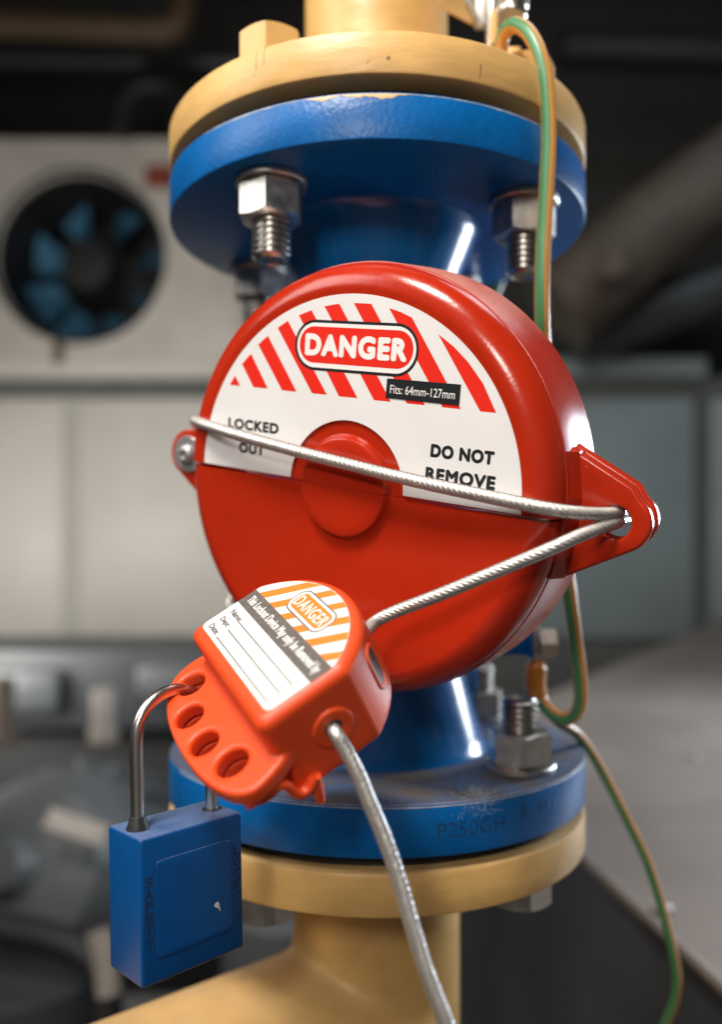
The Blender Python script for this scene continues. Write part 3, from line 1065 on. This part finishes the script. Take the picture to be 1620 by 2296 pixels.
A = [K(20, 30, -24), K(12, 40, -26), D3(517, 1345, -42), MD @ Vector((-.062, -.030, -.052)), MD @ Vector((-.076, 0.0, -.046)), MD @ Vector((-.0845, .0125, -.030)),
     MD @ Vector((-.0845, .0142, -.014)), D3(436, 943, -4.5), D3(458, 951, 2.2), D3(515, 970, 5.2), D3(640, 1005, 6.2), D3(780, 1041, 6.2), D3(900, 1071, 6.0), D3(1040, 1102, 5.2),
     D3(1140, 1123, 4.0), D3(1205, 1136, 2.6), D3(1255, 1145, 0.0), D3(1300, 1150, -4.5), D3(1345, 1152, -10.5), D3(1385, 1151, -17.5),
     D3(1398, 1152, -26), MD @ Vector((.0938, .0008, -.034)), D3(1398, 1168, -26), D3(1386, 1170, -17.5), D3(1345, 1184, -9.5), D3(1296, 1203, -2.0), D3(1245, 1226, 3.6), D3(1150, 1266, 8.0),
     D3(1000, 1328, 15.0), D3(850, 1389, 21.0), K(44, 42, -14), K(38, 26, -17)]
Cc = [K(60, 15.7, -18.3), K(67.5, 15.7, -18.3)]
pc = [(770, 1672, .2330), (800, 1728, .2312), (829, 1798, .2295), (861, 1874, .2278), (889, 1952, .2262), (921, 2060, .2242), (956, 2175, .2225), (990, 2262, .2212), (1024, 2352, .2200), (1060, 2440, .219)]
Cc += [K(71.5, 15.0, -18.9)] + [ray_at(x, y, Y) for x, y, Y in pc]
inv = cabt.matrix_world.inverted()
for pts in (A, Cc):
    path = [inv @ p for p in spline(pts, .0005)]
    lay = 2 * PI / .0115
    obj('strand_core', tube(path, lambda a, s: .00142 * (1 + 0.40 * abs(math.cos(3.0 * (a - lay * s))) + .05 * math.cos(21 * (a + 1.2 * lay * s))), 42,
        lambda k, s: 1 if abs(math.cos(3.0 * (2 * PI * (k + .5) / 42 - lay * s))) < .36 else 0, seg=True), [M['strand'], M['strand_shade']], cabt, 60)
    obj('clear_coating', tube(path[::3], lambda a, s: .00226, 20), M['sheath'], cabt, 60)

# ------------------------------------------------------------------ earth wires
wires_group = 'green and yellow earth wires'


def wire(pts, r, label, phase, width, n=24):
    P = [ray_at(*p) for p in pts]
    o = obj('earth_wire', tube(spline(P, .002), lambda a, s: r, n, lambda k: 1 if ((k + phase) % n) < width else 0, up=Vector((1, 0, 0.2))),
            [M['wyel'], M['wgrn']], None, 60)
    o['label'] = label
    o['category'] = 'wire'
    o['group'] = wires_group
    return o


wire([(1122, 152, .352), (1124, 112, .3495), (1130, 78, .346), (1150, 57, .341), (1178, 66, .336), (1204, 104, .332), (1222, 165, .330), (1230, 250, .329), (1231, 330, .3285), (1226, 430, .328),
      (1219, 560, .328), (1217, 700, .331), (1222, 800, .338), (1243, 1000, .348), (1264, 1230, .352), (1279, 1335, .354), (1292, 1440, .357), (1303, 1535, .359), (1300, 1585, .361),
      (1279, 1611, .364), (1245, 1603, .369), (1218, 1575, .374), (1205, 1545, .376)], .00305,
     'thick green and yellow earth wire looping from the top flange down past the red cover', 15, 5)
wire([(1212, 1560, .378), (1232, 1596, .382), (1258, 1622, .386), (1292, 1644, .395), (1322, 1680, .404), (1360, 1745, .411), (1405, 1832, .415), (1450, 1925, .418), (1483, 2025, .42), (1508, 2125, .42),
      (1519, 2190, .42), (1514, 2242, .42), (1495, 2290, .42), (1478, 2330, .42)], .0024,
     'thinner green and yellow earth wire trailing away to the bottom right', 19, 9)
wire([(1140, 560, .50), (1128, 610, .495), (1112, 650, .49), (1085, 720, .485)], .0032,
     'short stretch of earth wire showing behind the top of the red cover', 0, 8)

# terminal behind the cover
tm = thing('earth_terminal', 'small bolted earth terminal with a yellow sleeved lug behind the red cover', 'terminal', Matrix.Translation(ray_at(1200, 1530, .377)))
ti = tm.matrix_world.inverted()


def Tt(bm):
    return move(bm, ti)


def wbox(px0, px1, py0, py1, Y, d, bev=.0006):
    a, c = ray_at(px0, py1, Y), ray_at(px1, py0, Y)
    return box(a.x, c.x, Y - d / 2, Y + d / 2, a.z, c.z, bev)


lugp = [ray_at(1207, 1480, .377), ray_at(1203, 1500, .3765), ray_at(1201, 1530, .376), ray_at(1204, 1560, .376)]
obj('lug_sleeve', Tt(tube(spline(lugp, .001), lambda a, s: .0048 if s > .003 else .0036, 24)), M['lug'], tm, 60)
obj('lug_blade', Tt(wbox(1188, 1206, 1400, 1500, .377, .004)), M['rivet'], tm, 40)
hx = move(hexprism(.0125, 0, .008, rot=PI / 6), Matrix.Translation(ray_at(1206, 1440, .376)) @ Matrix.Rotation(rad(90), 4, 'Y'))
obj('nut', Tt(hx), M['steel'], tm, 30)
obj('bracket', Tt(wbox(1120, 1190, 1426, 1466, .385, .010)), M['blue'], tm, 40)
obj('bracket_plate', Tt(wbox(1178, 1190, 1400, 1470, .379, .016)), M['blue'], tm, 40)

# fittings beside the upper pipe: a strap with pale edge and an earthing stud
st = thing('pipe_strap', 'yellow painted strap end with a pale worn edge beside the upper pipe', 'strap', Matrix.Translation(ray_at(1040, 60, .372)))
si = st.matrix_world.inverted()
bm = bmesh.new()
q = [(1000, -60, .366), (1040, -60, .372), (1064, 10, .376), (1076, 58, .378), (1058, 52, .374), (1024, 34, .368), (985, 14, .362)]
f0 = [bm.verts.new(si @ ray_at(*p)) for p in q]
f1 = [bm.verts.new((si @ ray_at(*p)) + Vector((0.0005, .0022, .0004))) for p in q]
bm.faces.new(f0)
bm.faces.new(f1)
for i in range(len(q)):
    bm.faces.new((f0[i], f0[(i + 1) % len(q)], f1[(i + 1) % len(q)], f1[i]))
obj('strap_plate', bm, M['yellow'], st, 0)
e = spline([si @ ray_at(*p) for p in [(1036, -60, .3715), (1046, -10, .3715), (1060, 22, .3735), (1078, 60, .3765)]], .001)
obj('strap_edge', tube(e, lambda a, s: .0016, 12), M['bare'], st, 60)
sd = thing('earthing_stud', 'shiny steel clamp and stud above the wire loop at the top right flange', 'clamp', Matrix.Translation(ray_at(1108, 100, .372)))
di = sd.matrix_world.inverted()
obj('stud', move(move(rod(.0032, 0, .055, 24), Matrix.Translation(ray_at(1106, 110, .375))), di), M['chrome'], sd)
obj('stud_sleeve', move(wbox(1100, 1116, 28, 102, .3705, .004, .0004), di), M['yellow'], sd)
obj('clamp_drum', move(move(lathe(sc([(0, 0), (6.5, 0), (7.0, .6), (7.0, 3), (6.2, 4), (7.0, 5), (7.0, 22), (0, 22)]), 40), Matrix.Translation(ray_at(1147, 40, .374)) @ Matrix.Rotation(rad(8), 4, 'Y')), di), M['chrome'], sd, 40)
obj('clamp_jaw', move(wbox(1066, 1100, -40, 60, .381, .006), di), M['steel'], sd)
obj('yellow_block', move(wbox(1137, 1166, 112, 142, .372, .006), di), M['yellow'], sd)

# lint caught on the lower flange
rnd = random.Random(4)
bm = bmesh.new()
for i in range(150):
    a = rad(22.5 + rnd.gauss(0, 2.6))
    r = RF + rnd.gauss(-.002, .003)
    p = Vector((PX + r * math.sin(a), PY - r * math.cos(a), LT + abs(rnd.gauss(0, .0012)) - (.004 if r > RF else 0) * rnd.random()))
    if r > RF:
        p = Vector((PX + (RF + .0006) * math.sin(a), PY - (RF + .0006) * math.cos(a), LT - rnd.uniform(0, .006)))
    d = Vector((rnd.gauss(0, 1), rnd.gauss(-.2, .5), rnd.gauss(.3, .8))).normalized()
    L_ = rnd.uniform(.002, .006)
    c2 = Vector((rnd.gauss(0, 1), rnd.gauss(0, 1), rnd.gauss(0, 1))) * .0012
    t_ = tube([p, p + d * L_ * .5 + c2, p + d * L_ + c2 * .5], lambda a, s: .000028, 4)
    join(bm, t_)
fl = obj('lint', bm, mat("lint_grey", (0.45, 0.50, 0.55), 0.9), None, 0, kind='stuff')
fl['label'] = 'wisp of pale lint caught on the edge of the lower blue flange'
fl['category'] = 'lint'

# ------------------------------------------------------------------ background plant room (out of focus)
YW = 2.9


def bgbox(px0, px1, py0, py1, Y, d, m, name, parent, bev=.004):
    a, c = ray_at(px0, py1, Y), ray_at(px1, py0, Y)
    return obj(name, move(box(a.x, c.x, Y, Y + d, a.z, c.z, bev), parent.matrix_world.inverted()), m, parent, 40)


fan = thing('fan_cabinet', 'white cooling cabinet with a large round black fan, blurred at the left', 'fan unit', Matrix.Translation(ray_at(180, 860, YW)))
fi = fan.matrix_world.inverted()
a, c = ray_at(-260, 850, YW), ray_at(585, 318, YW)
fc_ = ray_at(180, 580, YW)
RFN = 186 / F_PX * YW
# front panel with the round opening
bm = plate([[(a.x, a.z), (c.x, a.z), (c.x, c.z), (a.x, c.z)], circ(fc_.x, fc_.z, RFN, 72)], -.02, .02)
bm = move(bm, Matrix.Translation((0, YW, 0)) @ Matrix.Rotation(rad(90), 4, 'X'))
obj('front_panel', move(bm, fi), M['cab'], fan, 0)
obj('casing', move(box(a.x + .01, c.x - .01, YW + .40, YW + .44, a.z + .01, c.z - .01), fi), M['blk'], fan, 0)
bm = lathe([(RFN, -.03), (RFN + .012, -.034), (RFN + .014, -.02), (RFN + .002, 0), (RFN, .30), (RFN - .01, .30)], 72)
obj('fan_ring', move(move(bm, Matrix.Translation((fc_.x, YW, fc_.z)) @ Matrix.Rotation(rad(-90), 4, 'X')), fi), M['blk'], fan, 40)
obj('hub', move(move(lathe([(0, -.02), (RFN * .30, -.01), (RFN * .33, .03), (RFN * .33, .1), (0, .1)], 48), Matrix.Translation((fc_.x, YW + .06, fc_.z)) @ Matrix.Rotation(rad(-90), 4, 'X')), fi), M['blk'], fan, 40)
for i in range(8):
    aa_ = rad(22 + 45 * i)
    bm = bmesh.new()
    rows = []
    for j in range(6):
        r_ = RFN * (.52 + .42 * j / 5)
        wv = rad(11 + 2 * j * .3)
        rows.append([bm.verts.new((fc_.x + r_ * math.cos(aa_ + s_ * wv), YW + .24 + s_ * .05, fc_.z + r_ * math.sin(aa_ + s_ * wv))) for s_ in (-1, -.4, .3, 1)])
    back = [[bm.verts.new(v.co + Vector((0, .006, 0))) for v in row] for row in rows]
    for P_, Q_ in zip(rows, rows[1:]):
        for k in range(3):
            bm.faces.new((P_[k], P_[k + 1], Q_[k + 1], Q_[k]))
    for P_, Q_ in zip(back, back[1:]):
        for k in range(3):
            bm.faces.new((P_[k], P_[k + 1], Q_[k + 1], Q_[k]))
    rim_f = rows[0] + [r[-1] for r in rows[1:]] + rows[-1][-2::-1] + [r[0] for r in rows[-2:0:-1]]
    rim_b = back[0] + [r[-1] for r in back[1:]] + back[-1][-2::-1] + [r[0] for r in back[-2:0:-1]]
    for k in range(len(rim_f)):
        bm.faces.new((rim_f[k], rim_f[(k + 1) % len(rim_f)], rim_b[(k + 1) % len(rim_f)], rim_b[k]))
    obj('blade', move(bm, fi), M['fanblue'], fan, 40)
bgbox(325, 395, 370, 420, YW - .026, .004, M['redlbl'], 'red_badge', fan, 0)
bgbox(535, 552, 400, 850, YW - .03, .008, M['seamlt'], 'edge_strip', fan, 0)
bgbox(118, 140, 760, 815, YW - .04, .02, M['pipe_or'], 'latch', fan, .002)

cab = thing('plant_cabinet', 'long pale panelled plant cabinet, blurred across the background', 'cabinet', Matrix.Translation(ray_at(160, 1450, YW)))
bgbox(130, 186, 892, 1432, YW + .004, .02, M['seamlt'], 'seam_strip', cab, 0)
for px0, px1, mm in ((-420, 138, 'cab2'), (178, 830, 'cab2'), (840, 1560, 'cabr'), (1600, 2300, 'cabr')):
    bgbox(px0, px1, 892, 1432, YW, .05, M[mm], 'panel', cab, .01)
bgbox(-420, 2300, 846, 1440, YW + .03, .05, M['seam'], 'carcass', cab, 0)
bgbox(840, 1590, 800, 846, YW - .02, .06, M['cabr'], 'top_rail', cab, .01)
bgbox(-420, 840, 800, 838, YW - .03, .06, M['cab2'], 'top_rail', cab, .01)
bgbox(-420, 2300, 1440, 1760, YW + .02, .06, M['seam'], 'plinth', cab, 0)


def hpipe(pts, r, m, name, label, cat, Y):
    P = [ray_at(x, y, Y) for x, y in pts]
    o = obj(name, tube(spline(P, .03), lambda a, s: r, 20), m, None, 60)
    o['label'] = label
    o['category'] = cat
    return o


hpipe([(-200, 52, 0), (100, 62, 0), (330, 70, 0), (395, 62, 0), (412, 20, 0), (416, -200, 0)] and [(-200, 48), (100, 58), (330, 68), (392, 62), (410, 22), (414, -200)], .040, M['pipe_or'], 'ceiling_pipe',
      'dull orange pipe high up at the top left, turning upward', 'pipe', 2.6)
hpipe([(-300, 128), (400, 138), (900, 150)], .03, M['machdk'], 'cable_tray', 'dark conduit running under the orange pipe', 'conduit', 2.95)
hpipe([(268, 305), (280, 230), (330, 190), (390, 205), (410, 300)], .035, M['blk'], 'lifting_eye', 'dark hoop standing on top of the fan cabinet', 'hoop', 2.85)
hpipe([(1250, 700), (1380, 590), (1500, 490), (1640, 390), (1800, 280)], .14, M['lag'], 'lagged_pipe', 'brown lagged pipe slanting up to the right in the dark', 'pipe', 2.6)
hpipe([(1290, 760), (1450, 700), (1640, 640), (1850, 580)], .09, M['machdk'], 'lagged_pipe', 'dark pipe under the brown lagged pipe at the right', 'pipe', 2.75)
hpipe([(1260, 110), (1500, 118), (1800, 130)], .06, M['blk'], 'ceiling_pipe', 'black pipe across the dark top right corner', 'pipe', 2.8)
o = obj('pipe_joint', move(rod(.05, -.04, .04, 24, .01), Matrix.Translation(ray_at(1380, 600, 2.4))), M['lag'])
o['label'] = 'round joint on the brown lagged pipe at the right'
o['category'] = 'pipe joint'

# sheet metal duct at the lower right: top plate, dark folded side, seam screws
hD = -0.25
P1, P2, P3 = Vector((.117, 1.06, hD)), Vector((.250, .14, hD)), Vector((1.30, 2.89, hD))
duct = thing('metal_duct', 'large flat topped sheet metal duct at the lower right, dark on its near side', 'duct', Matrix.Translation((.6, 1.0, -1.10)))
dv = duct.matrix_world.inverted()
bm = bmesh.new()
out4 = [P1, P2, Vector((2.6, .14, hD)), Vector((2.6, 2.89, hD)), P3]
t0 = [bm.verts.new(dv @ p) for p in out4]
t1 = [bm.verts.new(dv @ (p - Vector((0, 0, .006)))) for p in out4]
bm.faces.new(t0)
bm.faces.new(t1)
for i in range(5):
    bm.faces.new((t0[i], t0[(i + 1) % 5], t1[(i + 1) % 5], t1[i]))
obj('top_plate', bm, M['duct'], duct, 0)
cen = Vector((1.2, 1.2, 0))
bm = bmesh.new()
ins = [p + (Vector((cen.x, cen.y, p.z)) - p).normalized() * .006 for p in out4]
t0 = [bm.verts.new(dv @ (p - Vector((0, 0, .0065)))) for p in ins]
t1 = [bm.verts.new(dv @ Vector((p.x, p.y, -1.099))) for p in ins]
for i in range(5):
    bm.faces.new((t0[i], t0[(i + 1) % 5], t1[(i + 1) % 5], t1[i]))
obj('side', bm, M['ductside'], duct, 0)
e = (P2 - P1)
lip = obj('seam_lip', move(tube([P1 + e * .02 + Vector((0, 0, .001)), P1 + e * .9 + Vector((0, 0, .001))], lambda a, s: .0035, 10), dv), M['duct'], duct, 60)
for px_, py_ in ((1560, 1700),):
    Yq = .25 * F_PX / (py_ - CY)
    obj('screw', move(move(rod(.006, 0, .004, 16, .001), Matrix.Translation(ray_at(px_, py_, Yq))), dv), M['pale'], duct, 40)
for t in (.34, .55, .68, .80):
    obj('screw', move(move(rod(.0075, 0, .006, 16, .002), Matrix.Translation(P1 + e * t + Vector((.014, .002, 0)))), dv), M['pale'], duct, 40)
o = obj('floor_panel', box(.06, .32, .95, 1.25, -.62, -.60), M['ductside'], None, 0)
o['label'] = 'dark sheet steel panel low down behind the yellow pipe'
o['category'] = 'panel'

# machinery at the lower left
base = thing('machine_base', 'dark grey machine block below the pale cabinet at the left', 'machine', Matrix.Translation(ray_at(200, 1700, 1.7)))
bgbox(-300, 700, 1455, 1640, 1.9, .3, M['machdk'], 'housing', base, .02)
bgbox(-60, 130, 1500, 1600, 1.86, .03, M['mach'], 'cover', base, .02)
bgbox(300, 560, 1490, 1570, 1.86, .03, M['mach'], 'cover', base, .02)
bgbox(-300, 760, 1640, 2400, 2.0, .3, M['blk'], 'frame', base, .02)


def stub(px, py0, py1, r, Y, m, name, label, cat):
    lo_, hi_ = ray_at(px, py1, Y), ray_at(px, py0, Y)
    h = hi_.z - lo_.z
    o = obj(name, move(lathe([(0, 0), (r * 1.25, 0), (r * 1.25, h * .22), (r, h * .25), (r, h * .97), (r * .9, h), (0, h)], 32), Matrix.Translation(lo_)), m, None, 40)
    o['label'] = label
    o['category'] = cat
    return o


stub(232, 1545, 1660, .022, 1.55, M['pale'], 'pipe_stub', 'short pale upright fitting on the dark machine at the left', 'fitting')
stub(5, 1520, 1670, .022, 1.55, M['lag'], 'pipe_stub', 'short brownish upright fitting at the far left edge', 'fitting')
mo = thing('motor', 'rounded grey motor housing behind the blue padlock at the lower left', 'motor', Matrix.Translation(ray_at(140, 1950, 1.35)))
mi = mo.matrix_world.inverted()
Rm = .165
prof = [(0, -.10), (Rm * .5, -.10), (Rm * .82, -.08), (Rm * .95, -.04), (Rm, .02), (Rm, .30), (Rm * .9, .34), (0, .34)]
ax_ = Matrix.Translation(ray_at(120, 1950, 1.35)) @ Matrix.Rotation(rad(-90), 4, 'X') @ Matrix.Rotation(rad(-24), 4, 'X') @ Matrix.Rotation(rad(18), 4, 'Y')
obj('casing', move(move(lathe(prof, 64), ax_), mi), M['mach'], mo, 40)
for i in range(16):
    a = 2 * PI * i / 16
    f = box(-.006, .006, Rm - .02, Rm + .02, .03, .30, .002)
    obj('fin', move(move(f, ax_ @ Matrix.Rotation(a, 4, 'Z')), mi), M['mach'], mo, 40)
obj('end_boss', move(move(lathe([(0, -.135), (.035, -.135), (.045, -.12), (.05, -.09), (0, -.09)], 32), ax_), mi), M['mach'], mo, 40)
a, c = ray_at(105, 1880, 1.2), ray_at(225, 1815, 1.2)
nm_ = obj('highlight_patch', move(move(box(-.045, .045, -.003, .003, -.016, .016, .002), Matrix.Translation(ray_at(170, 1855, 1.18)) @ Matrix.Rotation(rad(18), 4, 'Y') @ Matrix.Rotation(rad(-35), 4, 'X')), mi), M['pale'], mo, 40)  # pale plate added as a highlight on the motor casing
hs = thing('hose', 'dark hose curving below the grey motor at the bottom left', 'hose', Matrix.Translation(ray_at(60, 2130, 1.1)))
hv = hs.matrix_world.inverted()
obj('hose_run', tube([hv @ p for p in spline([ray_at(*p) for p in [(-120, 2040, 1.15), (20, 2085, 1.12), (130, 2110, 1.1), (215, 2160, 1.08), (240, 2300, 1.06), (240, 2450, 1.05)]], .01)], lambda a, s: .022, 20), M['blk'], hs, 60)
obj('hose_band', tube([hv @ p for p in spline([ray_at(*p) for p in [(222, 2090, 1.075), (236, 2150, 1.07), (244, 2230, 1.06)]], .01)], lambda a, s: .017, 20), M['pale'], hs, 60)
stub(640, 2020, 2330, .085, 1.1, M['mach'], 'grey_drum', 'grey drum standing behind the padlock and the yellow pipe', 'drum')
stub(60, 2160, 2420, .12, 1.2, M['machdk'], 'pump_casing', 'dark pump casing at the bottom left corner', 'pump')
